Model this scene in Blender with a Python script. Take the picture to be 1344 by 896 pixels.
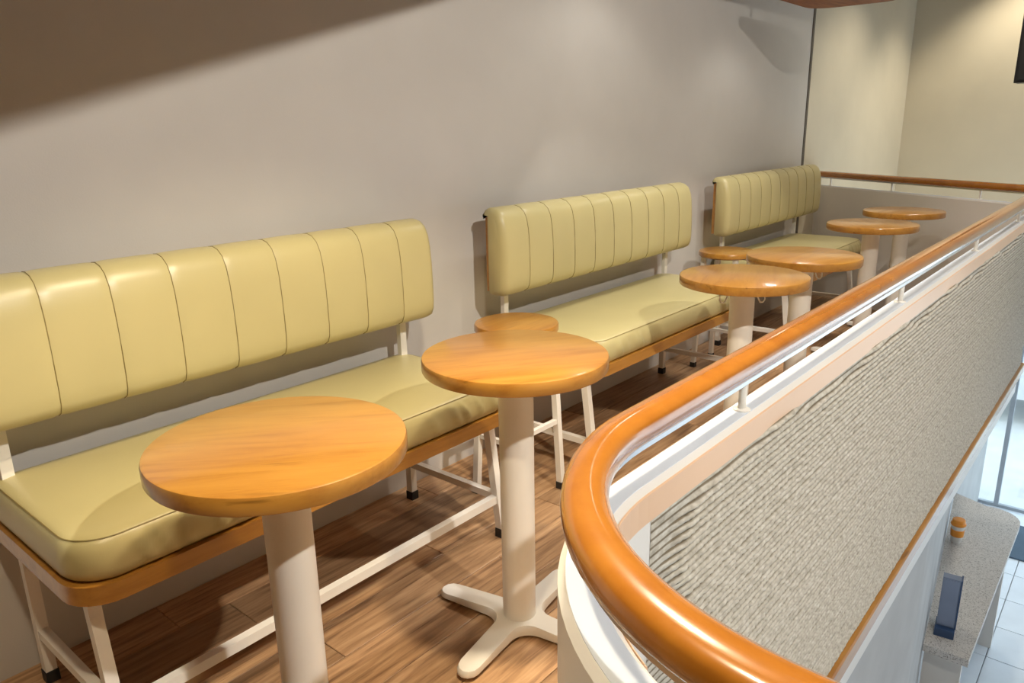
import bpy, bmesh, math, random
import numpy as np
from mathutils import Matrix, Vector
R_ = math.radians
random.seed(7)
for o in list(bpy.data.objects): bpy.data.objects.remove(o)
scene = bpy.context.scene
COL = scene.collection

# ------------------------------------------------------------------ camera
YAW, PITCH, ROLL = R_(49.728), R_(15.756), R_(-1.073)
CAM = Vector((0, -1.934, 1.252)); FPX = 995.4
fw = Vector((math.sin(YAW)*math.cos(PITCH), math.cos(YAW)*math.cos(PITCH), -math.sin(PITCH)))
rt = Vector((math.cos(YAW), -math.sin(YAW), 0)); up = rt.cross(fw)
rt, up = math.cos(ROLL)*rt + math.sin(ROLL)*up, -math.sin(ROLL)*rt + math.cos(ROLL)*up
cd = bpy.data.cameras.new('camera'); cam = bpy.data.objects.new('camera', cd); COL.objects.link(cam)
cd.sensor_width = 36; cd.lens = FPX/1344*36; cd.clip_start = .02
cam.matrix_world = Matrix(((rt.x, up.x, -fw.x, CAM.x), (rt.y, up.y, -fw.y, CAM.y), (rt.z, up.z, -fw.z, CAM.z), (0, 0, 0, 1)))
scene.camera = cam

# ------------------------------------------------------------------ world (overcast daylight beyond the glazing)
w = bpy.data.worlds.new('daylight'); scene.world = w; w.use_nodes = True
bg = w.node_tree.nodes['Background']; bg.inputs[0].default_value = (.72, .86, 1, 1); bg.inputs[1].default_value = 2.3

sd = bpy.data.lights.new('sun', 'SUN'); sd.energy = 4; sd.angle = .02; sun = bpy.data.objects.new('sun', sd); COL.objects.link(sun)
sun.rotation_euler = Vector((1, -.12, -1.6)).to_track_quat('-Z', 'Y').to_euler()

# ------------------------------------------------------------------ view
vs = scene.view_settings
vs.view_transform = 'Standard'; vs.look = 'None'; vs.gamma = 1; vs.use_curve_mapping = False; vs.exposure = 0.22

# ------------------------------------------------------------------ unseen ceiling spots
WARM = (1, .89, .71)
PANEL_Z = 1.86
SOFFIT_Z = 2.06
W1, W2 = (1, .84, .60), (1, .95, .87)
LAMPS = [  # x, y, z, watts, half-angle, blend, colour, aim
    (2.80, -.45, 2.05, 9, 68, .5, W2, None), (4.15, -.50, 1.852, 7, 78, .5, W2, None), (3.35, -1.00, 2.94, 120, 46, .5, W2, None),  # last on this row is unseen fill, added to even out the wall
    (1.10, -1.10, 2.05, 112, 55, .5, W1, None), (2.25, -1.15, 2.94, 75, 42, .5, W2, None),
    (.90, -3.30, 2.94, 470, 46, .8, W2, (1.9, -.2, .9)), (3.60, -2.05, 2.94, 120, 52, .4, W2, None), (.15, -1.35, 2.05, 75, 55, .4, W1, None)]  # last one is unseen, added to brighten the table columns
def spot(name, loc, watts, half, blend=.12, col=WARM, size=.05, tgt=None):
    l = bpy.data.lights.new(name, 'SPOT'); l.energy = watts; l.color = col; l.spot_size = R_(2*half); l.spot_blend = blend; l.shadow_soft_size = size
    o = bpy.data.objects.new(name, l); COL.objects.link(o); o.location = loc
    if tgt: o.rotation_euler = (Vector(tgt)-Vector(loc)).to_track_quat('-Z', 'Y').to_euler()
    return o
for x, y, z, e, h, bl, c, aim in LAMPS: spot('downlight_beam', (x, y, z-.012), e, h, bl, c, tgt=aim)
spot('far_wall_beam', (7.55, -.95, 2.9), 95, 50, .6); spot('far_wall_beam', (6.3, -.9, 2.9), 75, 52, .6)

# ------------------------------------------------------------------ materials
def mat(name, col, rough=.5, spec=.5, metal=0, coat=0, coat_rough=.1):
    m = bpy.data.materials.new(name); m.use_nodes = True
    b = m.node_tree.nodes['Principled BSDF']
    b.inputs['Base Color'].default_value = (*col, 1); b.inputs['Roughness'].default_value = rough
    b.inputs['Specular IOR Level'].default_value = spec; b.inputs['Metallic'].default_value = metal
    b.inputs['Coat Weight'].default_value = coat; b.inputs['Coat Roughness'].default_value = coat_rough
    return m
def nd(m, t, **k):
    n = m.node_tree.nodes.new(t)
    for a, v in k.items(): setattr(n, a, v)
    return n
def lk(m, a, b): m.node_tree.links.new(a, b)
def bs(m): return m.node_tree.nodes['Principled BSDF']
def noise(m, scale, stretch=(1, 1, 1), detail=4, rough=.55, coord='Object', dist=0):
    tc = nd(m, 'ShaderNodeTexCoord'); mp = nd(m, 'ShaderNodeMapping'); mp.inputs['Scale'].default_value = stretch
    lk(m, tc.outputs[coord], mp.inputs[0])
    n = nd(m, 'ShaderNodeTexNoise'); n.inputs['Scale'].default_value = scale; n.inputs['Detail'].default_value = detail
    n.inputs['Roughness'].default_value = rough; n.inputs['Distortion'].default_value = dist
    lk(m, mp.outputs[0], n.inputs['Vector']); return n, mp
def ramp(m, src, stops):
    r = nd(m, 'ShaderNodeValToRGB'); e = r.color_ramp.elements
    while len(e) < len(stops): e.new(.5)
    for q, (p, c) in zip(e, stops): q.position = p; q.color = (*c, 1) if len(c) == 3 else c
    lk(m, src, r.inputs[0]); return r
def bump(m, src, strength, dist):
    b = nd(m, 'ShaderNodeBump'); b.inputs['Strength'].default_value = strength; b.inputs['Distance'].default_value = dist
    lk(m, src, b.inputs['Height']); lk(m, b.outputs[0], bs(m).inputs['Normal']); return b
def plain(name, col, rough=.5, bs_=(60, .1, .001), var=.12, **k):
    m = mat(name, col, rough, **k)
    n, _ = noise(m, 3.0, detail=3)
    r = ramp(m, n.outputs[0], [(.3, tuple(c*(1-var) for c in col)), (.7, tuple(min(1, c*(1+var)) for c in col))])
    lk(m, r.outputs[0], bs(m).inputs['Base Color'])
    n2, _ = noise(m, bs_[0], detail=2); bump(m, n2.outputs[0], bs_[1], bs_[2])
    return m
def wood(name, base, dark, light, rough=.3, coat=.6, stretch=(1.2, 9, 9), streak=True, coat_rough=.12, rnd=.0):
    m = mat(name, base, rough, coat=coat, coat_rough=coat_rough)
    n, mp = noise(m, 4.0, stretch, 6, .6, dist=.4)
    oi = nd(m, 'ShaderNodeObjectInfo'); mu = nd(m, 'ShaderNodeVectorMath', operation='SCALE')
    cx = nd(m, 'ShaderNodeCombineXYZ'); lk(m, oi.outputs['Random'], cx.inputs[0]); lk(m, oi.outputs['Random'], cx.inputs[1])
    lk(m, cx.outputs[0], mu.inputs[0]); mu.inputs['Scale'].default_value = 37.0
    ad = nd(m, 'ShaderNodeVectorMath', operation='ADD'); lk(m, mp.outputs[0], ad.inputs[0]); lk(m, mu.outputs[0], ad.inputs[1])
    lk(m, ad.outputs[0], n.inputs['Vector'])
    r = ramp(m, n.outputs[0], [(.28, dark), (.5, base), (.75, light)])
    out = r.outputs[0]
    if streak:   # short dark grain flecks
        n2 = nd(m, 'ShaderNodeTexNoise'); n2.inputs['Scale'].default_value = 5.5; n2.inputs['Detail'].default_value = 3
        mp2 = nd(m, 'ShaderNodeMapping'); mp2.inputs['Scale'].default_value = (.9, 7, 7); lk(m, ad.outputs[0], mp2.inputs[0])
        mp2.inputs['Scale'].default_value = (.8, .9, .9); lk(m, mp2.outputs[0], n2.inputs['Vector'])
        r2 = ramp(m, n2.outputs[0], [(.66, (0, 0, 0)), (.76, (1, 1, 1))])
        mx = nd(m, 'ShaderNodeMixRGB'); mx.inputs[2].default_value = (*[c*.45 for c in dark], 1)
        ml = nd(m, 'ShaderNodeMath', operation='MULTIPLY'); ml.inputs[1].default_value = .7
        lk(m, r2.outputs[0], ml.inputs[0]); lk(m, ml.outputs[0], mx.inputs[0]); lk(m, out, mx.inputs[1]); out = mx.outputs[0]
    if rnd:
        hs = nd(m, 'ShaderNodeHueSaturation'); mr = nd(m, 'ShaderNodeMapRange')
        mr.inputs['To Min'].default_value = 1-rnd; mr.inputs['To Max'].default_value = 1+rnd
        lk(m, oi.outputs['Random'], mr.inputs[0]); lk(m, mr.outputs[0], hs.inputs['Value']); lk(m, out, hs.inputs['Color']); out = hs.outputs[0]
    lk(m, out, bs(m).inputs['Base Color'])
    bump(m, n.outputs[0], .05, .002)
    return m

M = {}
M['wall'] = plain('greige wall paint', (.60, .575, .535), .32, (240, .22, .0012), .03)
M['farwall'] = plain('pale beige wall paint', (.68, .61, .46), .5, (240, .2, .0012), .03)
M['white'] = plain('white plaster paint', (.80, .77, .72), .35, (90, .1, .001), .03)
M['band'] = plain('beige band', (.80, .53, .33), .4, (90, .1, .001), .05)
M['ceil'] = plain('ceiling paint', (.25, .17, .10), .8, (60, .1, .001), .03)
M['darkwood'] = wood('reddish brown wood', (.26, .09, .025), (.17, .055, .014), (.33, .13, .04), rough=.65, coat=0)
M['coping'] = plain('white coping with daylight tint painted in', (.70, .75, .82), .3, (90, .1, .001), .03)  # cool daylight on the white top is put into this colour
M['soffit'] = plain('warm brown soffit paint', (.20, .11, .045), .7, (60, .1, .001), .05)
M['wood'] = wood('honey varnished wood', (.44, .20, .031), (.34, .135, .018), (.50, .24, .042))
M['rail'] = wood('orange varnished rail wood', (.41, .145, .015), (.34, .11, .010), (.47, .18, .022), stretch=(3, 3, 3), rough=.25, coat=1, streak=False, coat_rough=.08)
M['plankwood'] = wood('floor plank wood', (.43, .25, .125), (.17, .085, .038), (.62, .40, .22), rough=.45, coat=.12, stretch=(1.0, 14, 14), coat_rough=.3, rnd=.28)
M['metal'] = plain('cream powder coated steel', (.87, .83, .75), .36, (120, .05, .0006), .04)
M['steel'] = mat('brushed steel', (.62, .62, .62), .3, metal=1)
M['rubber'] = plain('black rubber', (.015, .015, .015), .6)
M['leather'] = plain('yellow cream leatherette', (.525, .455, .22), .34, (420, .10, .0008), .04)
M['piping'] = plain('olive seam thread', (.26, .20, .07), .6)
M['stone'] = plain('ribbed stone chips', (.52, .475, .39), .75, (300, .3, .001), .14)
st_ = M['stone']; tcs = nd(st_, 'ShaderNodeTexCoord'); sx = nd(st_, 'ShaderNodeSeparateXYZ'); lk(st_, tcs.outputs['Object'], sx.inputs[0])
mz = nd(st_, 'ShaderNodeMath', operation='SUBTRACT'); mz.inputs[0].default_value = .757+.0126*20; lk(st_, sx.outputs[2], mz.inputs[1])
md = nd(st_, 'ShaderNodeMath', operation='MODULO'); lk(st_, mz.outputs[0], md.inputs[0]); md.inputs[1].default_value = .0126
dv = nd(st_, 'ShaderNodeMath', operation='DIVIDE'); lk(st_, md.outputs[0], dv.inputs[0]); dv.inputs[1].default_value = .0126
jr = ramp(st_, dv.outputs[0], [(.0, (.36, .31, .24)), (.10, (.36, .31, .24)), (.2, (1, 1, 1)), (.8, (1, 1, 1)), (.9, (.36, .31, .24))])
nc, _ = noise(st_, 60, (1, 1, 1.6), 2); cr_ = ramp(st_, nc.outputs[0], [(.3, (.40, .365, .30)), (.5, (.54, .50, .42)), (.72, (.66, .63, .56))])
mj = nd(st_, 'ShaderNodeMixRGB', blend_type='MULTIPLY'); mj.inputs[0].default_value = 1; lk(st_, cr_.outputs[0], mj.inputs[1]); lk(st_, jr.outputs[0], mj.inputs[2]); lk(st_, mj.outputs[0], bs(st_).inputs['Base Color'])
M['darkmetal'] = plain('dark bronze edge profile', (.10, .085, .065), .5)
M['black'] = plain('black plastic', (.012, .012, .014), .4)
M['slab'] = plain('dark subfloor', (.05, .035, .025), .9)
M['concrete'] = plain('smooth grey plaster', (.50, .50, .49), .6, (60, .2, .002), .1)
M['tile'] = plain('pale grey floor tile', (.76, .83, .90), .22, (10, .03, .001), .06)
M['grout'] = plain('tile grout', (.35, .37, .40), .9)
M['pave'] = plain('sunlit concrete paving', (.75, .75, .73), .9, (20, .2, .005), .08)
M['frame'] = plain('grey aluminium frame', (.42, .46, .50), .35)
M['bluepl'] = plain('dark blue plastic', (.035, .075, .17), .3)
M['bluegl'] = plain('blue grey panel', (.22, .27, .38), .25)
M['orange'] = plain('orange plastic', (.80, .30, .03), .35)
M['paper'] = plain('white paper', (.82, .80, .76), .7)
M['mat'] = plain('slate blue mat fibre', (.10, .15, .21), .95, (400, .6, .004), .15)
M['carblue'] = plain('blue grey car paint', (.30, .42, .52), .25, coat=1)
M['carwhite'] = plain('white car paint', (.8, .82, .84), .25, coat=1)
M['tyre'] = plain('tyre rubber', (.02, .02, .02), .8)
M['carglass'] = plain('tinted car glass', (.05, .08, .10), .1)
tz = mat('speckled terrazzo', (.55, .53, .50), .35)
v = nd(tz, 'ShaderNodeTexVoronoi'); v.inputs['Scale'].default_value = 230; tcn = nd(tz, 'ShaderNodeTexCoord'); lk(tz, tcn.outputs['Object'], v.inputs['Vector'])
rz = ramp(tz, v.outputs['Color'], [(.15, (.22, .20, .18)), (.32, (.58, .55, .51)), (.8, (.66, .63, .60))]); lk(tz, rz.outputs[0], bs(tz).inputs['Base Color']); M['terrazzo'] = tz
gl = bpy.data.materials.new('window glass'); gl.use_nodes = True; gt = gl.node_tree; gt.nodes.remove(gt.nodes['Principled BSDF'])
tr = nd(gl, 'ShaderNodeBsdfTransparent'); tr.inputs[0].default_value = (.94, .97, .97, 1); gg = nd(gl, 'ShaderNodeBsdfGlossy'); gg.inputs['Roughness'].default_value = .02
ms = nd(gl, 'ShaderNodeMixShader'); ms.inputs[0].default_value = .07
lk(gl, tr.outputs[0], ms.inputs[1]); lk(gl, gg.outputs[0], ms.inputs[2]); lk(gl, ms.outputs[0], gt.nodes['Material Output'].inputs[0]); M['glass'] = gl
le = bpy.data.materials.new('lit lamp lens'); le.use_nodes = True
bs(le).inputs['Emission Color'].default_value = (1, .86, .66, 1); bs(le).inputs['Emission Strength'].default_value = 4; M['lens'] = le

# ------------------------------------------------------------------ mesh helpers
def link(name, me, m, parent=None, smooth=False):
    o = bpy.data.objects.new(name, me); COL.objects.link(o)
    if m and not me.materials: me.materials.append(M[m])
    if parent: o.parent = parent
    if smooth:
        me.polygons.foreach_set('use_smooth', [True]*len(me.polygons))
    return o
def bm_obj(name, bm, m, parent=None, smooth=False, bevel=0, sharp=35):
    if bevel:
        bmesh.ops.bevel(bm, geom=[e for e in bm.edges if len(e.link_faces) == 2 and e.calc_face_angle(0) > .6], offset=bevel, segments=2, affect='EDGES', profile=.5)
    bmesh.ops.recalc_face_normals(bm, faces=bm.faces)
    me = bpy.data.meshes.new(name); bm.to_mesh(me); bm.free()
    o = link(name, me, m, parent, smooth)
    if smooth: me.set_sharp_from_angle(angle=R_(sharp))
    return o
def box(bm, x0, x1, y0, y1, z0, z1):
    vs_ = [bm.verts.new((x, y, z)) for z in (z0, z1) for y in (y0, y1) for x in (x0, x1)]
    for f in ((0, 1, 3, 2), (4, 6, 7, 5), (0, 4, 5, 1), (2, 3, 7, 6), (0, 2, 6, 4), (1, 5, 7, 3)): bm.faces.new([vs_[i] for i in f])
def box_obj(name, b, m, parent=None, bevel=0):
    bm = bmesh.new(); box(bm, *b); return bm_obj(name, bm, m, parent, bevel > 0, bevel)
def rings_mesh(bm, rings, closed=True, cap0=True, cap1=True):
    vr = [[bm.verts.new(p) for p in r] for r in rings]; n = len(vr[0])
    for a, b in zip(vr[:-1], vr[1:]):
        for i in range(n if closed else n-1):
            j = (i+1) % n; bm.faces.new((a[i], a[j], b[j], b[i]))
    if cap0: bm.faces.new(vr[0][::-1])
    if cap1: bm.faces.new(vr[-1])
    return vr
def lathe(bm, prof, n=48, c=(0, 0)):
    rings_mesh(bm, [[(c[0]+r*math.cos(2*math.pi*i/n), c[1]+r*math.sin(2*math.pi*i/n), z) for i in range(n)] for r, z in prof])
def bar(bm, a, b, w_, h_, upv=(0, 0, 1)):
    a, b = Vector(a), Vector(b); d = (b-a).normalized(); u = Vector(upv)
    s = d.cross(u)
    if s.length < .01: s = d.cross(Vector((0, 1, 0)))
    s.normalize(); u = s.cross(d).normalized()
    rings_mesh(bm, [[p+s*x*w_/2+u*y*h_/2 for x, y in ((-1, -1), (1, -1), (1, 1), (-1, 1))] for p in (a, b)])
def tube(bm, pts, r, n=8):
    pts = [Vector(p) for p in pts]; rings = []
    for i, p in enumerate(pts):
        d = (pts[min(i+1, len(pts)-1)]-pts[max(i-1, 0)]).normalized()
        s = d.cross(Vector((0, 0, 1)));
        if s.length < .05: s = d.cross(Vector((0, 1, 0)))
        s.normalize(); u = s.cross(d)
        rings.append([p+s*r*math.cos(2*math.pi*k/n)+u*r*math.sin(2*math.pi*k/n) for k in range(n)])
    rings_mesh(bm, rings)
def sweep(bm, path, prof, closed_caps=True):   # path: list of (x,y); prof: list of (s left, z)
    P = [Vector((x, y, 0)) for x, y in path]; rings = []
    for i, p in enumerate(P):
        d0 = (P[i]-P[i-1]).normalized() if i else (P[1]-P[0]).normalized()
        d1 = (P[i+1]-P[i]).normalized() if i < len(P)-1 else d0
        t = (d0+d1).normalized(); l = Vector((-t.y, t.x, 0)); k = 1/max(.3, t.dot(d1))
        rings.append([p+l*s*k+Vector((0, 0, z)) for s, z in prof])
    rings_mesh(bm, rings, True, closed_caps, closed_caps)
def prism(bm, poly, z0, z1):
    rings_mesh(bm, [[(x, y, z) for x, y in poly] for z in (z0, z1)])
def tag(o, label=None, cat=None, group=None, kind=None):
    for k, v_ in (('label', label), ('category', cat), ('group', group), ('kind', kind)):
        if v_: o[k] = v_
    return o
def empty(name, loc=(0, 0, 0), rz=0):
    o = bpy.data.objects.new(name, None); COL.objects.link(o); o.location = loc; o.rotation_euler = (0, 0, rz); o.empty_display_size = .1; return o
def struct(o): o['kind'] = 'structure'; return o
def inst(name, src, parent, loc=None):
    o = bpy.data.objects.new(name, src.data); COL.objects.link(o); o.parent = parent; o.matrix_parent_inverse = Matrix()
    if loc is not None: o.location = loc
    return o

# ------------------------------------------------------------------ the setting
FARA, FARB = Vector((4.96, -1.468)), Vector((5.87, .015))      # skewed far end of the gallery
WX = 5.42                                                      # end of the gallery wall
struct(box_obj('wall_back', (-3, WX, 0, .12, -.3, 2.95), 'wall'))
struct(box_obj('trim_1', (WX, WX+.035, -.004, .12, -.3, 2.95), 'darkmetal'))
struct(box_obj('wall_back_far', (WX+.035, 8.6, .03, .15, -2.6, 2.95), 'farwall'))
struct(box_obj('wall_left', (-3.1, -3, -5.1, .12, -2.6, 2.95), 'soffit'))
struct(box_obj('ceiling', (-3.1, 8.8, -5.1, .15, 2.95, 3.05), 'ceil'))
bm = bmesh.new(); prism(bm, [(-3, 0), (-3, -2.6), (-.9, -2.6), (2.4, -.577), (5.0, -.577), (5.0, 0)], SOFFIT_Z, 2.95); struct(bm_obj('ceiling_soffit', bm, 'soffit'))  # unseen; front edge skewed so that it shades the upper wall
bm = bmesh.new(); box(bm, -3, 5.0, -5.1, -5, -2.6, 2.95); box(bm, 5.0, 8.72, -5.1, -5, 1.0, 2.95); struct(bm_obj('wall_right', bm, 'soffit'))
win2 = struct(box_obj('window_2', (5.0, 8.6, -5.08, -5.02, .94, 1.0), 'frame'))
for x in (5.03, 6.2, 7.4, 8.57): box_obj('mullion', (x-.03, x+.03, -5.08, -5.02, -2.6, .94), 'frame', win2)

# handrail path (x, y), floor on its left hand
def arc(c, r, a0, a1, n): return [(c[0]+r*math.cos(R_(a0+(a1-a0)*i/n)), c[1]+r*math.sin(R_(a0+(a1-a0)*i/n))) for i in range(n+1)]
fd = (FARB-FARA).normalized()
ang = math.degrees(math.atan2(fd.y, fd.x))
rr = .07; tl = rr*math.tan(R_(ang/2))
c2 = (FARA.x-tl, FARA.y+rr)
PATH = [(.437, -4.2), (.437, -2.4)] + arc((.787, -1.818), .35, 180, 90, 22) + [(x, -1.468) for x in (1.2, 2.0, 3.0, 4.0)] + arc(c2, rr, -90, -90+ang, 6) + [tuple(FARB)]
par = bmesh.new()
sweep(par, PATH, [(-.022, -.24), (-.022, .792), (-.014, .80), (.02, .80), (.028, .792), (.028, -.24)])
parapet = struct(bm_obj('wall_parapet', par, 'white', None, True))
bm = bmesh.new(); sweep(bm, PATH, [(-.0135, .8), (-.0135, .8012), (.0195, .8012), (.0195, .8)]); bm_obj('coping', bm, 'coping', parapet)  # thin sheet carrying the painted daylight tint
# beige band under the coping on the void side, then ribs of stone chips
VX0, VX1 = .80, 4.86
bm = bmesh.new(); sweep(bm, arc((.787, -1.818), .35, 150, 90, 14)+[(VX1, -1.468)], [(-.0245, .752), (-.0245, .792), (-.0225, .794), (-.021, .752)]); bm_obj('beige_band', bm, 'band', parapet)
def ribs():
    p = .0126; zt, zb = .757, -.062; nr = int((zt-zb)/p); sub = 6
    nz = nr*sub+1; dx = .0065; nx = int((VX1-VX0)/dx)+1
    rng = np.random.default_rng(3)
    Z = zt-np.arange(nz)*p/sub; X = VX0+np.arange(nx)*dx
    row = np.minimum(np.arange(nz)//sub, nr-1)
    ph = rng.random(nr)*6.28; ln = .0125*(1+.25*(rng.random(nr)-.5)); amp = .9+.2*rng.random(nr)
    fz = np.abs(np.sin(np.pi*np.arange(nz)/sub))**.55
    XX = X[None, :]; warp = .004*np.sin(XX*37+ph[row][:, None]*3)+.003*np.sin(XX*91+ph[row][:, None])
    k = np.abs(np.sin(np.pi*(XX+warp)/ln[row][:, None]+ph[row][:, None]))
    jit = rng.random((nr, nx//3+2)); jit = np.repeat(jit, 3, 1)[:, :nx][row]
    d = .0115*fz[:, None]*(.78+.22*k**.7)*amp[row][:, None]*(.86+.16*jit)
    ragged = VX0+.03+.02*np.sin(row*.61)+.025*rng.random(nr)[row]
    d *= np.clip((XX-ragged[:, None])/.05, 0, 1)
    topfade = np.clip((np.arange(nz)[:, None]/sub-(.6+.9*np.sin(XX*9)+.6*np.sin(XX*23+1)))*.8, 0.05, 1); d *= 1-(1-topfade)*(np.arange(nz)[:, None] < 3*sub)
    zz = Z[:, None]+0*XX
    co = np.empty((nz, nx, 3)); co[..., 0] = XX; co[..., 1] = -1.4905-d; co[..., 2] = zz
    idx = np.arange(nz*nx).reshape(nz, nx)
    q = np.stack([idx[:-1, :-1], idx[1:, :-1], idx[1:, 1:], idx[:-1, 1:]], -1).reshape(-1, 4)
    me = bpy.data.meshes.new('stone_ribs'); me.vertices.add(nz*nx); me.vertices.foreach_set('co', co.ravel())
    me.loops.add(q.size); me.loops.foreach_set('vertex_index', q.ravel().astype(np.int32))
    me.polygons.add(len(q)); me.polygons.foreach_set('loop_start', np.arange(0, q.size, 4, dtype=np.int32))
    me.update(); me.validate()
    o = link('stone_ribs', me, 'stone', parapet); o['kind'] = 'stuff'; o['label'] = 'ribbed courses of tiny grey beige stone chips'
ribs()
bm = bmesh.new(); sweep(bm, [(.6, -1.468), (VX1+.05, -1.468)], [(-.046, -.112), (-.046, -.066), (-.042, -.062), (-.0215, -.062), (-.0215, -.112)])
struct(bm_obj('trim_2', bm, 'wood'))

# gallery floor: slab and planks
slab = bmesh.new(); prism(slab, [(-3, 0), (-3, -4.2), (.41, -4.2), (.41, -1.8), (.55, -1.55), (.79, -1.44), (4.92, -1.44), (5.84, 0)], -.2, -.012)
floor = struct(bm_obj('floor', slab, 'slab'))
def clip(poly, n, d):
    out = []
    for i, a in enumerate(poly):
        b = poly[(i+1) % len(poly)]; da = a[0]*n[0]+a[1]*n[1]-d; db = b[0]*n[0]+b[1]*n[1]-d
        if da <= 0: out.append(a)
        if da*db < 0: t = da/(da-db); out.append((a[0]+(b[0]-a[0])*t, a[1]+(b[1]-a[1])*t))
    return out
fn = (fd.y, -fd.x); fdist = FARA.x*fn[0]+FARA.y*fn[1]-.03
PW = .144
def plank(x0, x1, y1, y0):
    g = .0008; poly = clip([(x0+g, y0+g), (x1-g, y0+g), (x1-g, y1-g), (x0+g, y1-g)], fn, fdist)
    if len(poly) < 3: return
    cx = sum(p[0] for p in poly)/len(poly); cy = sum(p[1] for p in poly)/len(poly)
    b = bmesh.new(); c = .0018
    def ins(p): return (p[0]-cx-math.copysign(c, p[0]-cx), p[1]-cy-math.copysign(c, p[1]-cy))
    rings_mesh(b, [[(p[0]-cx, p[1]-cy, -.012) for p in poly], [(p[0]-cx, p[1]-cy, -.0012) for p in poly], [(*ins(p), 0) for p in poly]])
    o = bm_obj('plank', b, 'plankwood', floor); o.location = (cx, cy, 0)
for r in range(17):
    y1, y0 = -PW*r, -PW*(r+1); x = -.9-random.random()*.8
    xe = 5.9 if r < 10 else .408
    while x < xe:
        x2 = min(x+.95, xe)
        if x2-x > .02: plank(x, x2, y1, y0)
        x = x2

# dropped wooden ceiling panel
bm = bmesh.new()
pp = [(4.0, -.75)] + arc((4.53, -.63), .12, -90, 0, 6) + arc((4.53, -.39), .12, 0, 90, 6) + [(4.0, -.27)]
prism(bm, pp, PANEL_Z, PANEL_Z+.05)
panel = bm_obj('ceiling_panel', bm, 'darkwood', None, True, .006)
tag(panel, 'reddish brown wooden ceiling panel edge with rounded corner at the top', 'ceiling panel')
for x, y in ((4.45, -.35), (4.45, -.53), (4.06, -.35), (4.06, -.53)):
    bm = bmesh.new(); lathe(bm, [(.008, PANEL_Z+.05), (.008, SOFFIT_Z)], 8, (x, y)); bm_obj('hanger_rod', bm, 'darkmetal', panel)
SPOTS = ['white ceiling spotlight lighting the wall above the middle bench', 'white spotlight set in the wooden ceiling panel',
         'unseen fill spotlight added for the wall, above the third nearest round table', 'white ceiling spotlight above the nearest bench and round table',
         'white ceiling spotlight above the second nearest round table', 'white ceiling spotlight over the void beside the curved handrail',
         'white ceiling spotlight over the void farther along the parapet',
         'unseen spotlight added to brighten the table columns, in front of the nearest bench']
for i, (x, y, z) in enumerate([l[:3] for l in LAMPS]):
    top = PANEL_Z if i == 1 else SOFFIT_Z if z < 2.1 else 2.95
    e = empty('ceiling_spotlight', (x, y, z)); tag(e, SPOTS[i], 'spotlight', 'ceiling spotlights')
    bm = bmesh.new(); lathe(bm, [(.034, -.004), (.047, -.006), (.05, -.002), (.048, max(.006, top-z)), (.034, max(.006, top-z))], 32); bm_obj('lamp_housing', bm, 'metal', e, True)
    bm = bmesh.new(); lathe(bm, [(.033, -.003), (.033, -.006), (.02, -.008)], 24); bm_obj('lamp_lens', bm, 'lens', e)
# dark box hung at the far right
bm = bmesh.new(); box(bm, 6.9, 7.1, -1.35, -.98, 1.5, 2.06)
spk = bm_obj('speaker_box', bm, 'black', None, True, .012); tag(spk, 'black box hanging high at the far right edge', 'speaker')
bm = bmesh.new(); lathe(bm, [(.012, 2.05), (.012, 2.95)], 10, (7.0, -1.16)); bm_obj('hanging_pole', bm, 'black', spk)
bm = bmesh.new(); box(bm, 6.893, 6.9, -1.33, -1.0, 1.52, 2.04); bm_obj('speaker_grille', bm, 'rubber', spk)

# ------------------------------------------------------------------ lower storey
LZ = -2.6
struct(box_obj('floor_lower_base', (1.5, 8.6, -5, 0.03, LZ-.1, LZ-.012), 'grout')).name = 'floor_lower'
fl = bpy.data.objects['floor_lower']
b = bmesh.new(); T = .45
rings_mesh(b, [[(x*(T/2-.003), y*(T/2-.003), -.012) for x, y in ((-1, -1), (1, -1), (1, 1), (-1, 1))], [(x*(T/2-.003), y*(T/2-.003), -.002) for x, y in ((-1, -1), (1, -1), (1, 1), (-1, 1))], [(x*(T/2-.005), y*(T/2-.005), 0) for x, y in ((-1, -1), (1, -1), (1, 1), (-1, 1))]])
t0 = bm_obj('floor_tile', b, 'tile', fl); first = True
for i in range(10):
    for j in range(6):
        x = 8.6-T/2-T*i; y = -.6-T/2-T*j
        if first: t0.location = (x, y, LZ); first = False
        else: inst('floor_tile', t0, fl, (x, y, LZ))
# wall under the gallery and the slab edge
lw = [(1.5, -1.47), (3.0, -1.47), (6.45, -1.06), (8.6, -1.0), (8.6, -.9), (6.45, -.95), (3.0, -1.35), (1.5, -1.35)]
bm = bmesh.new(); prism(bm, lw, LZ, -.2); struct(bm_obj('wall_lower', bm, 'concrete'))
# window front at the far end
win = struct(box_obj('window_1', (8.58, 8.62, -5, -.7, LZ, LZ+.03), 'frame'))
def wpart(nm, b_, m_='frame'): return box_obj(nm, b_, m_, win)
wpart('window_header', (8.56, 8.64, -5, -.7, -.36, -.28))
ys = [-.72, -1.16, -2.3, -3.5, -4.97]
for y in ys: wpart('mullion', (8.57, 8.63, y-.02, y+.02, LZ+.03, -.36))
for a, c in zip(ys[:-1], ys[1:]): wpart('glass_pane', (8.597, 8.603, c+.02, a-.02, LZ+.03, -.36), 'glass')
struct(box_obj('wall_far', (8.1, 8.72, -5.1, .15, -.28, 2.95), 'farwall'))
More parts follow.
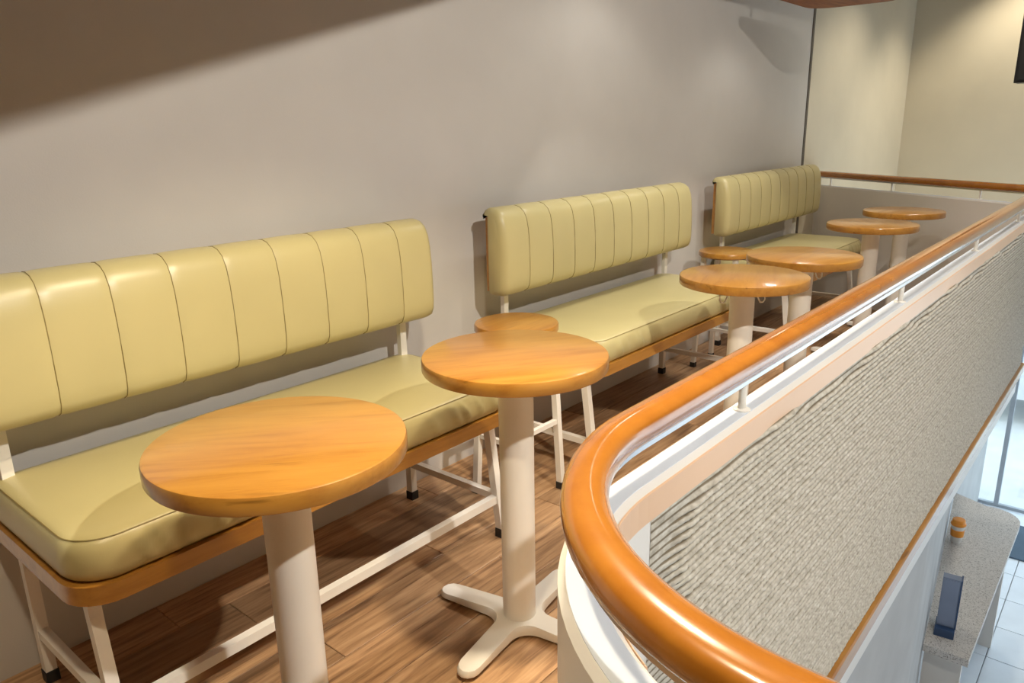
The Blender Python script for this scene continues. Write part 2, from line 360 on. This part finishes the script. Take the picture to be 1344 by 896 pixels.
# outside
struct(box_obj('ground', (8.7, 60, -40, 30, LZ-.2, LZ-.03), 'pave'))
def car(loc, rz, paint, label):
    e = empty('parked_car', loc, rz); tag(e, label, 'car', 'cars parked outside the window')
    prof = [(-2.1, .35), (-2.12, .75), (-1.95, .88), (-1.35, .95), (-.75, 1.40), (.75, 1.42), (1.35, .98), (2.0, .85), (2.12, .62), (2.1, .35)]
    b_ = bmesh.new(); rings_mesh(b_, [[(x, y*(1 if z < 1 else .82), z) for x, z in prof] for y in (-.82, .82)]); bm_obj('car_body', b_, paint, e, True, .04)
    for s in (-1, 1):
        b_ = bmesh.new(); rings_mesh(b_, [[(x, s*yy, z) for x, z in ((-1.15, .98), (-.68, 1.34), (.68, 1.35), (1.1, 1.0))] for yy in (.70, .80)]); bm_obj('side_window', b_, 'carglass', e)
        for x in (-1.3, 1.3):
            b_ = bmesh.new(); rings_mesh(b_, [[(x+.32*math.cos(a*math.pi/10), s*yy, .32+.32*math.sin(a*math.pi/10)) for a in range(20)] for yy in (.68, .86)]); bm_obj('wheel', b_, 'tyre', e)
    b_ = bmesh.new(); rings_mesh(b_, [[(1.36+o_, y, 1.0) for y in (-.66, .66)]+[(.80+o_, y, 1.38) for y in (.6, -.6)] for o_ in (0, .03)]); bm_obj('windscreen', b_, 'carglass', e)
    return e
car((12.1, -.5, LZ-.03), R_(98), 'carwhite', 'white car parked nearest outside the downstairs window')
car((15.6, -.2, LZ-.03), R_(95), 'carblue', 'blue grey car parked behind the white one outside the window')
# doormat
mt = box_obj('entrance_mat', (7.55, 8.25, -1.95, -1.30, LZ, LZ+.015), 'mat', None, .004); tag(mt, 'dark slate blue floor mat by the downstairs window', 'mat')

# counter along the wall below
def wy(x): return -1.47+(x-3.0)*(.41/3.45)
ct = empty('counter', (4.27, -1.4, LZ)); CZ = -1.6
b = bmesh.new()
cp_ = [(4.27, wy(4.27)-.004), (4.27, -1.548)] + [(6.05, -1.548)] + arc((6.05, -1.298), .25, -90, 0, 8)[1:] + [(6.45, wy(6.45)-.01)]
cp_ = [(4.27, wy(4.27)-.004), (4.27, -1.548), (6.15, -1.548)] + arc((6.15, -1.37), .178, -90, 20, 8)[1:] + [(6.42, wy(6.42)-.012)]
prism(b, [(x-4.27, y+1.4) for x, y in cp_], CZ-.045-LZ, CZ-LZ); bm_obj('counter_top', b, 'terrazzo', ct, True, .004)
for x in (.10, 1.75):
    b = bmesh.new(); y1 = wy(4.27+x)+1.4-.006; box(b, x, x+.05, -.11, y1-.005, 0, CZ-.045-LZ); bm_obj('support_panel', b, 'white', ct, False, .003)
tag(ct, 'speckled terrazzo counter with rounded end along the lower wall', 'counter')
# blue stand
st = empty('display_stand', (4.46, -1.385, CZ), R_(7)); tag(st, 'blue upright display stand on the terrazzo counter', 'stand')
b = bmesh.new(); box(b, -.06, .06, -.055, .045, 0, .05); bm_obj('stand_base', b, 'bluepl', st, True, .006)
b = bmesh.new(); box(b, -.022, .03, -.05, .04, .05, .36); bm_obj('display_panel', b, 'bluegl', st, True, .005)
b = bmesh.new(); box(b, -.026, -.022, -.046, .036, .058, .352); bm_obj('panel_face', b, 'bluegl', st)
b = bmesh.new(); box(b, -.03, .036, -.058, -.05, .05, .365); bm_obj('panel_edge', b, 'bluepl', st)
# cup with orange lid
cu = empty('takeaway_cup', (5.6, -1.235, CZ)); tag(cu, 'paper cup with orange lid on the terrazzo counter', 'cup')
b = bmesh.new(); lathe(b, [(.03, 0), (.033, .004), (.042, .13), (.043, .132)], 28); bm_obj('cup_body', b, 'paper', cu, True)
b = bmesh.new(); lathe(b, [(.0385, .05), (.041, .052), (.0435, .10), (.042, .102)], 28); bm_obj('cup_sleeve', b, 'orange', cu, True)
b = bmesh.new(); lathe(b, [(.045, .132), (.048, .136), (.048, .146), (.042, .150), (.040, .172), (.036, .176)], 28); bm_obj('cup_lid', b, 'orange', cu, True)
# wall socket
so = box_obj('wall_socket', (-.04, .04, -.012, 0, -.04, .04), 'darkmetal', None, .003); so.location = (6.3, wy(6.3)-.001, CZ+.06); so.rotation_euler = (0, 0, R_(6.8)); tag(so, 'small dark socket on the lower wall above the counter', 'socket')
b = bmesh.new(); lathe(b, [(.02, 0), (.018, .003)], 16); sk = bm_obj('socket_face', b, 'black', so); sk.rotation_euler = (R_(90), 0, 0); sk.location = (0, -.012, 0)

# ------------------------------------------------------------------ handrail
hr = empty('handrail', (0, 0, 0)); tag(hr, 'glossy orange wooden handrail curving along the parapet top', 'handrail')
prof = []
for k in range(16):
    a = 2*math.pi*k/16; c_, s_ = math.cos(a), math.sin(a)
    prof.append((.0255*math.copysign(abs(c_)**.8, c_), .88+.022*math.copysign(abs(s_)**.8, s_)))
bm = bmesh.new(); sweep(bm, PATH, prof); bm_obj('wood_rail', bm, 'rail', hr, True, 0, 60)
bm = bmesh.new(); sweep(bm, PATH, [(-.014, .852), (.014, .852), (.014, .8605), (-.014, .8605)]); bm_obj('steel_bar', bm, 'steel', hr)
b = bmesh.new(); lathe(b, [(.0065, .801), (.0065, .853)], 12); post0 = bm_obj('rail_post', b, 'metal', hr, True)
b = bmesh.new(); lathe(b, [(.014, .80), (.014, .803), (.008, .805)], 16); fl0 = bm_obj('post_flange', b, 'metal', post0)
posts = [(1.128, -1.468), (.4425, -1.87), (.437, -2.9)]+[(x, -1.468) for x in (2.1, 3.1, 4.1)]
for t in (.22, .60, .93): posts.append(tuple(FARA.lerp(FARB, t)))
for i, p in enumerate(posts):
    if i == 0: post0.location = (*p, 0)
    else: q = inst('rail_post', post0, hr, (*p, 0)); inst('post_flange', fl0, q)

# ------------------------------------------------------------------ tables
def table_parts():
    d = {}
    b = bmesh.new(); r = .221
    lathe(b, [(r-.008, .706), (r-.002, .7075), (r, .711), (r, .733), (r-.0018, .738), (r-.006, .740)], 96); d['table_top'] = ('wood', b, True)
    b = bmesh.new(); lathe(b, [(.0425, .03), (.0425, .7075)], 40); d['column'] = ('metal', b, True)
    b = bmesh.new(); lathe(b, [(.0905, .700), (.0905, .7078)], 40); d['top_plate'] = ('metal', b, True)
    b = bmesh.new(); poly = []
    for k in range(4):   # cross base: arms with rounded tips and fillets between them
        a0 = k*math.pi/2
        def rot(x, y): return (x*math.cos(a0)-y*math.sin(a0), x*math.sin(a0)+y*math.cos(a0))
        for q in range(7): t = R_(-90+30*q); poly.append(rot(.225+.03*math.cos(t), .028*math.sin(t)))
        for q in range(7):
            t = R_(270-15*q); poly.append(rot(.085+.052*math.cos(t)*1, .085+.057*math.sin(t)))
    d['base'] = ('metal', b, True)
    def sc(p, s):
        l = math.hypot(*p); return (p[0]*(l-s)/l, p[1]*(l-s)/l)
    def hgt(p, z0, z1): l = math.hypot(*p); return z1-(z1-z0)*max(0, (l-.07)/.19)
    rings_mesh(b, [[(*p, .011) for p in poly], [(*p, hgt(p, .018, .028)) for p in poly], [(*sc(p, .006), hgt(p, .025, .036)) for p in poly]])
    return d
TP = {k: bm_obj(k, b, m, None, s, 0, 40) for k, (m, b, s) in table_parts().items()}
b = bmesh.new(); lathe(b, [(.012, 0), (.014, .0115)], 12); GLIDE = bm_obj('glide', b, 'rubber')
b = bmesh.new(); tube(b, [(.040, 0, .672), (.052, 0, .668), (.058, 0, .650), (.064, 0, .640), (.074, 0, .640), (.080, 0, .650), (.080, 0, .664)], .0032, 8); HOOK = bm_obj('bag_hook', b, 'metal', None, True, 0, 80)
for o in list(TP.values())+[GLIDE, HOOK]: COL.objects.unlink(o)
def table(x, y, rz, rbase, label, hooks=False):
    e = empty('round_table', (x, y, 0)); tag(e, label, 'table', 'round wooden pedestal tables')
    for k in ('table_top', 'column', 'top_plate', 'base'):
        o = inst(k, TP[k], e)
        if k == 'table_top': o.rotation_euler = (0, 0, rz)
        if k == 'base':
            o.rotation_euler = (0, 0, rbase)
            for q in range(4):
                a = q*math.pi/2; inst('glide', GLIDE, o, (.225*math.cos(a), .225*math.sin(a), 0))
    if hooks:
        for s in (0, 1):
            h = inst('bag_hook', HOOK, e); h.rotation_euler = (0, 0, R_(-50+180*s))
    return e
table(.670, -.831, R_(-42), R_(8), 'nearest round table with honey wood top at the lower left')
table(1.312, -.831, R_(-35), R_(7), 'round wood table with its white cross base visible, second nearest')
table(2.531, -.863, R_(20), R_(0), 'third nearest round wood table, white hooks on both sides of column', True)
table(3.066, -.881, R_(-10), R_(0), 'round wood table just behind the third, overlapping a small stool', True)
table(4.235, -.817, R_(35), R_(0), 'round wood table near the far bench end, second farthest')
table(4.943, -.796, R_(0), R_(0), 'farthest round wood table beside the far parapet')

# ------------------------------------------------------------------ small stools
def stool(x, y, label, rz=0):
    e = empty('round_stool', (x, y, 0), rz); tag(e, label, 'stool', 'small round stools between the benches')
    H = .622; r = .143
    b = bmesh.new(); lathe(b, [(r-.008, H-.03), (r, H-.024), (r, H-.008), (r-.003, H-.002), (r-.009, H)], 64); bm_obj('seat', b, 'wood', e, True)
    def leg(sx, sy):
        b_ = bmesh.new(); bar(b_, (sx*.085, sy*.085, H-.031), (sx*.105, sy*.108, .02), .022, .022, (1, 0, 0)); l = bm_obj('leg', b_, 'metal', e, False, .002)
        b_ = bmesh.new(); box(b_, sx*.1055-.013, sx*.1055+.013, sy*.1085-.013, sy*.1085+.013, 0, .026); bm_obj('rubber_foot', b_, 'rubber', l)
    for sx in (-1, 1):
        for sy in (-1, 1): leg(sx, sy)
    for s in (-1, 1):
        b_ = bmesh.new(); bar(b_, (s*.098, -.085, .22), (s*.098, .085, .22), .016, .016); bm_obj('stretcher', b_, 'metal', e)
        b_ = bmesh.new(); bar(b_, (-.085, s*.099, .26), (.085, s*.099, .26), .016, .016); bm_obj('stretcher', b_, 'metal', e)
    return e
stool(1.90, -.345, 'small round wood topped stool partly hidden behind the second nearest table')
stool(3.69, -.275, 'small round wood topped stool farther back, beside the farthest bench')

# ------------------------------------------------------------------ benches
def rrect(x0, x1, y0, y1, rf, rb, step=.012):
    """closed outline, counter-clockwise, dense; front (y0) corners radius rf, back corners rb"""
    pts = []
    def seg(a, b_):
        n = max(1, int(math.hypot(b_[0]-a[0], b_[1]-a[1])/step))
        for i in range(n): t = i/n; pts.append((a[0]+(b_[0]-a[0])*t, a[1]+(b_[1]-a[1])*t))
    def cor(c, r, a0):
        n = max(3, int(r*1.57/step))
        for i in range(n): a = R_(a0+90*i/n); pts.append((c[0]+r*math.cos(a), c[1]+r*math.sin(a)))
    cor((x0+rf, y0+rf), rf, 180); seg((x0+rf, y0), (x1-rf, y0)); cor((x1-rf, y0+rf), rf, 270); seg((x1, y0+rf), (x1, y1-rb))
    cor((x1-rb, y1-rb), rb, 0); seg((x1-rb, y1), (x0+rb, y1)); cor((x0+rb, y1-rb), rb, 90); seg((x0, y1-rb), (x0, y0+rf))
    return pts
YF, YB = -.535, -.035
def wrinkle(x, seed):      # gathered folds of the cover near the ends of the front side
    s = 0
    for k, c in enumerate((-.50, -.455, -.40, -.35, -.29, .30, .37, .43, .475, .53)):
        c += .012*math.sin(seed*7+k*2.3); wd = .010+.004*math.sin(seed*3+k)
        s += (.0085+.003*math.sin(k*1.9+seed))*math.exp(-((x-c)/wd)**2)
    return s
def bench(cx, hs, bx0, bx1, label, seed):
    hb = (bx1-bx0)/2; bo = (bx0+bx1)/2-cx
    e = empty('bench', (cx, 0, 0)); tag(e, label, 'bench', 'upholstered benches along the wall')
    # seat board
    b = bmesh.new(); o_ = rrect(-hs, hs, YF, YB, .085, .02, .02)
    rings_mesh(b, [[(x, y, z) for x, y in o_] for z in (.394, .434)]); bm_obj('seat_board', b, 'wood', e, True, .0025)
    # seat cushion
    b = bmesh.new(); rings = []
    prof_ = [(.020, .4345), (.013, .437), (.007, .445), (.004, .460), (.004, .478), (.006, .496), (.010, .510), (.017, .520), (.026, .5255), (.045, .529), (.09, .533), (.16, .536), (.22, .537)]
    for ins, z in prof_:
        q = rrect(-hs+ins, hs-ins, YF+ins, YB-ins, max(.09-ins*.5, .02), max(.05-ins*.3, .01), .006)
        base = rrect(-hs, hs, YF, YB, .09, .05, .006)
        n = len(base)
        # resample q to n points by arc fraction along matching angular order
        L = [0]
        for i in range(len(q)): a, c = q[i], q[(i+1) % len(q)]; L.append(L[-1]+math.hypot(c[0]-a[0], c[1]-a[1]))
        ring = []; j = 0
        for i in range(n):
            t = L[-1]*i/n
            while L[j+1] < t: j += 1
            a, c = q[j], q[(j+1) % len(q)]; u = (t-L[j])/max(1e-9, L[j+1]-L[j]); x, y = a[0]+(c[0]-a[0])*u, a[1]+(c[1]-a[1])*u
            k = max(0, math.sin(math.pi*min(1, max(0, (z-.437)/.075))))
            sk = (z-.47)*.6
            y2 = y-(wrinkle(x+sk, seed)*k if y < YF+.06 else 0)
            ring.append((x, y2, z+(.0015*math.sin(x*9+seed)*math.cos(y*7) if ins > .04 else 0)))
        rings.append(ring)
    rings_mesh(b, rings); cu_ = bm_obj('seat_cushion', b, 'leather', e, True, 0, 80)
    ring = [(x, y, z+.0006) for x, y, z in rings[7]]; b = bmesh.new()
    pr = [Vector(p) for p in ring]; rr_ = []
    for i, p in enumerate(pr):
        d = (pr[(i+1) % len(pr)]-pr[i-1]).normalized(); s = d.cross(Vector((0, 0, 1))).normalized()
        rr_.append([p+s*.0016*math.cos(a)+Vector((0, 0, .0016*math.sin(a))) for a in (0, 1.57, 3.14, 4.71)])
    rr_.append(rr_[0]); rings_mesh(b, rr_, True, False, False); bm_obj('seam', b, 'piping', cu_)
    # backrest board and upholstered channels
    b = bmesh.new(); box(b, bo-hb+.012, bo+hb-.012, -.108, -.09, .672, .945); bm_obj('backrest_board', b, 'wood', e, False, .002)
    npan = 10; pw = 2*hb/npan; NU = 12
    # outline of cushion section (y, z): from lower rear corner round the front, over the top, back lip behind the board
    sec = [(-.111, .668), (-.135, .659), (-.160, .660), (-.178, .670), (-.187, .690), (-.190, .72), (-.190, .78), (-.188, .84), (-.184, .89), (-.176, .93), (-.163, .956), (-.143, .971), (-.12, .977), (-.10, .975), (-.088, .968), (-.083, .959), (-.087, .951), (-.097, .949), (-.111, .950)]
    cen = (-.135, .82)
    for p in range(npan):
        b = bmesh.new(); rings = []; x0 = bo-hb+p*pw
        for i in range(NU+1):
            u = i/NU; de = min(u, 1-u)*pw; g = 1-math.exp(-de/.006)          # puffed between seams
            puff = .0012*math.sin(math.pi*u)**.5
            ex = (x0+u*pw)
            dend = min(ex-bo+hb, hb-ex+bo); er = .022*(1-math.sqrt(max(0, 1-max(0, 1-dend/.022)**2))) if dend < .022 else 0
            ring = []
            for y, z in sec:
                dy, dz = y-cen[0], z-cen[1]; l = math.hypot(dy*1.0, dz*.4)+1e-6
                front = 1 if y < -.112 or z > .951 else 0
                off = (-.0018*(1-g)+puff)*front-er*front
                ny = (-1 if (y < -.15) else dy/l*.5); nz = dz/.16 if abs(dz) > .1 else 0
                nl = math.hypot(ny, nz) or 1
                ring.append((ex, y+ny/nl*off, z+nz/nl*off))
            rings.append(ring)
        rings_mesh(b, rings); pn = bm_obj('back_panel', b, 'leather', e, True, 0, 50)
        if p:
            b = bmesh.new(); tube(b, [(x0, y-(.0004 if y < -.15 else 0)+(.0012 if y < -.15 else 0), z-(.0008 if z > .93 else 0)) for y, z in sec[2:14]], .0010, 5); bm_obj('seam', b, 'piping', pn)
    # frame
    xl = hs-.045; S = .025
    for sx in (-1, 1):
        X = sx*xl
        b_ = bmesh.new(); bar(b_, (X, -.455, .3935), (X, -.503, .022), S, S, (1, 0, 0)); lg = bm_obj('leg', b_, 'metal', e, False, .002)
        b_ = bmesh.new(); box(b_, X-.0145, X+.0145, -.519, -.489, 0, .030); bm_obj('rubber_foot', b_, 'rubber', lg, False, .002)
        b_ = bmesh.new(); box(b_, X-S/2, X+S/2, -.108-S/2+.02, -.108+S/2+.02, .022, .3935); lg = bm_obj('leg', b_, 'metal', e, False, .002)
        b_ = bmesh.new(); box(b_, X-.0145, X+.0145, -.1035, -.0735, 0, .030); bm_obj('rubber_foot', b_, 'rubber', lg, False, .002)
        b_ = bmesh.new(); box(b_, X-S/2, X+S/2, -.090, -.072, .41, .90); bm_obj('back_post', b_, 'metal', e, False, .002)
        b_ = bmesh.new(); bar(b_, (X, -.478, .135), (X, -.10, .135), .022, .022); bm_obj('side_stretcher', b_, 'metal', e, False, .002)
    b_ = bmesh.new(); bar(b_, (-xl+.0125, -.486, .128), (xl-.0125, -.486, .128), .022, .025); bm_obj('front_stretcher', b_, 'metal', e, False, .002)
    b_ = bmesh.new(); bar(b_, (-xl, -.10, .381), (xl, -.10, .381), .02, .02); bm_obj('rear_rail', b_, 'metal', e, False, .002)
    return e
bench(1.035, .63, .265, 1.685, 'nearest cream yellow leatherette bench at the left', 1.0)
bench(2.767, .665, 2.029, 3.465, 'middle cream yellow leatherette bench between the two small stools', 2.3)
bench(4.60, .60, 3.87, 5.315, 'farthest cream yellow leatherette bench by the dark wall trim', 4.1)
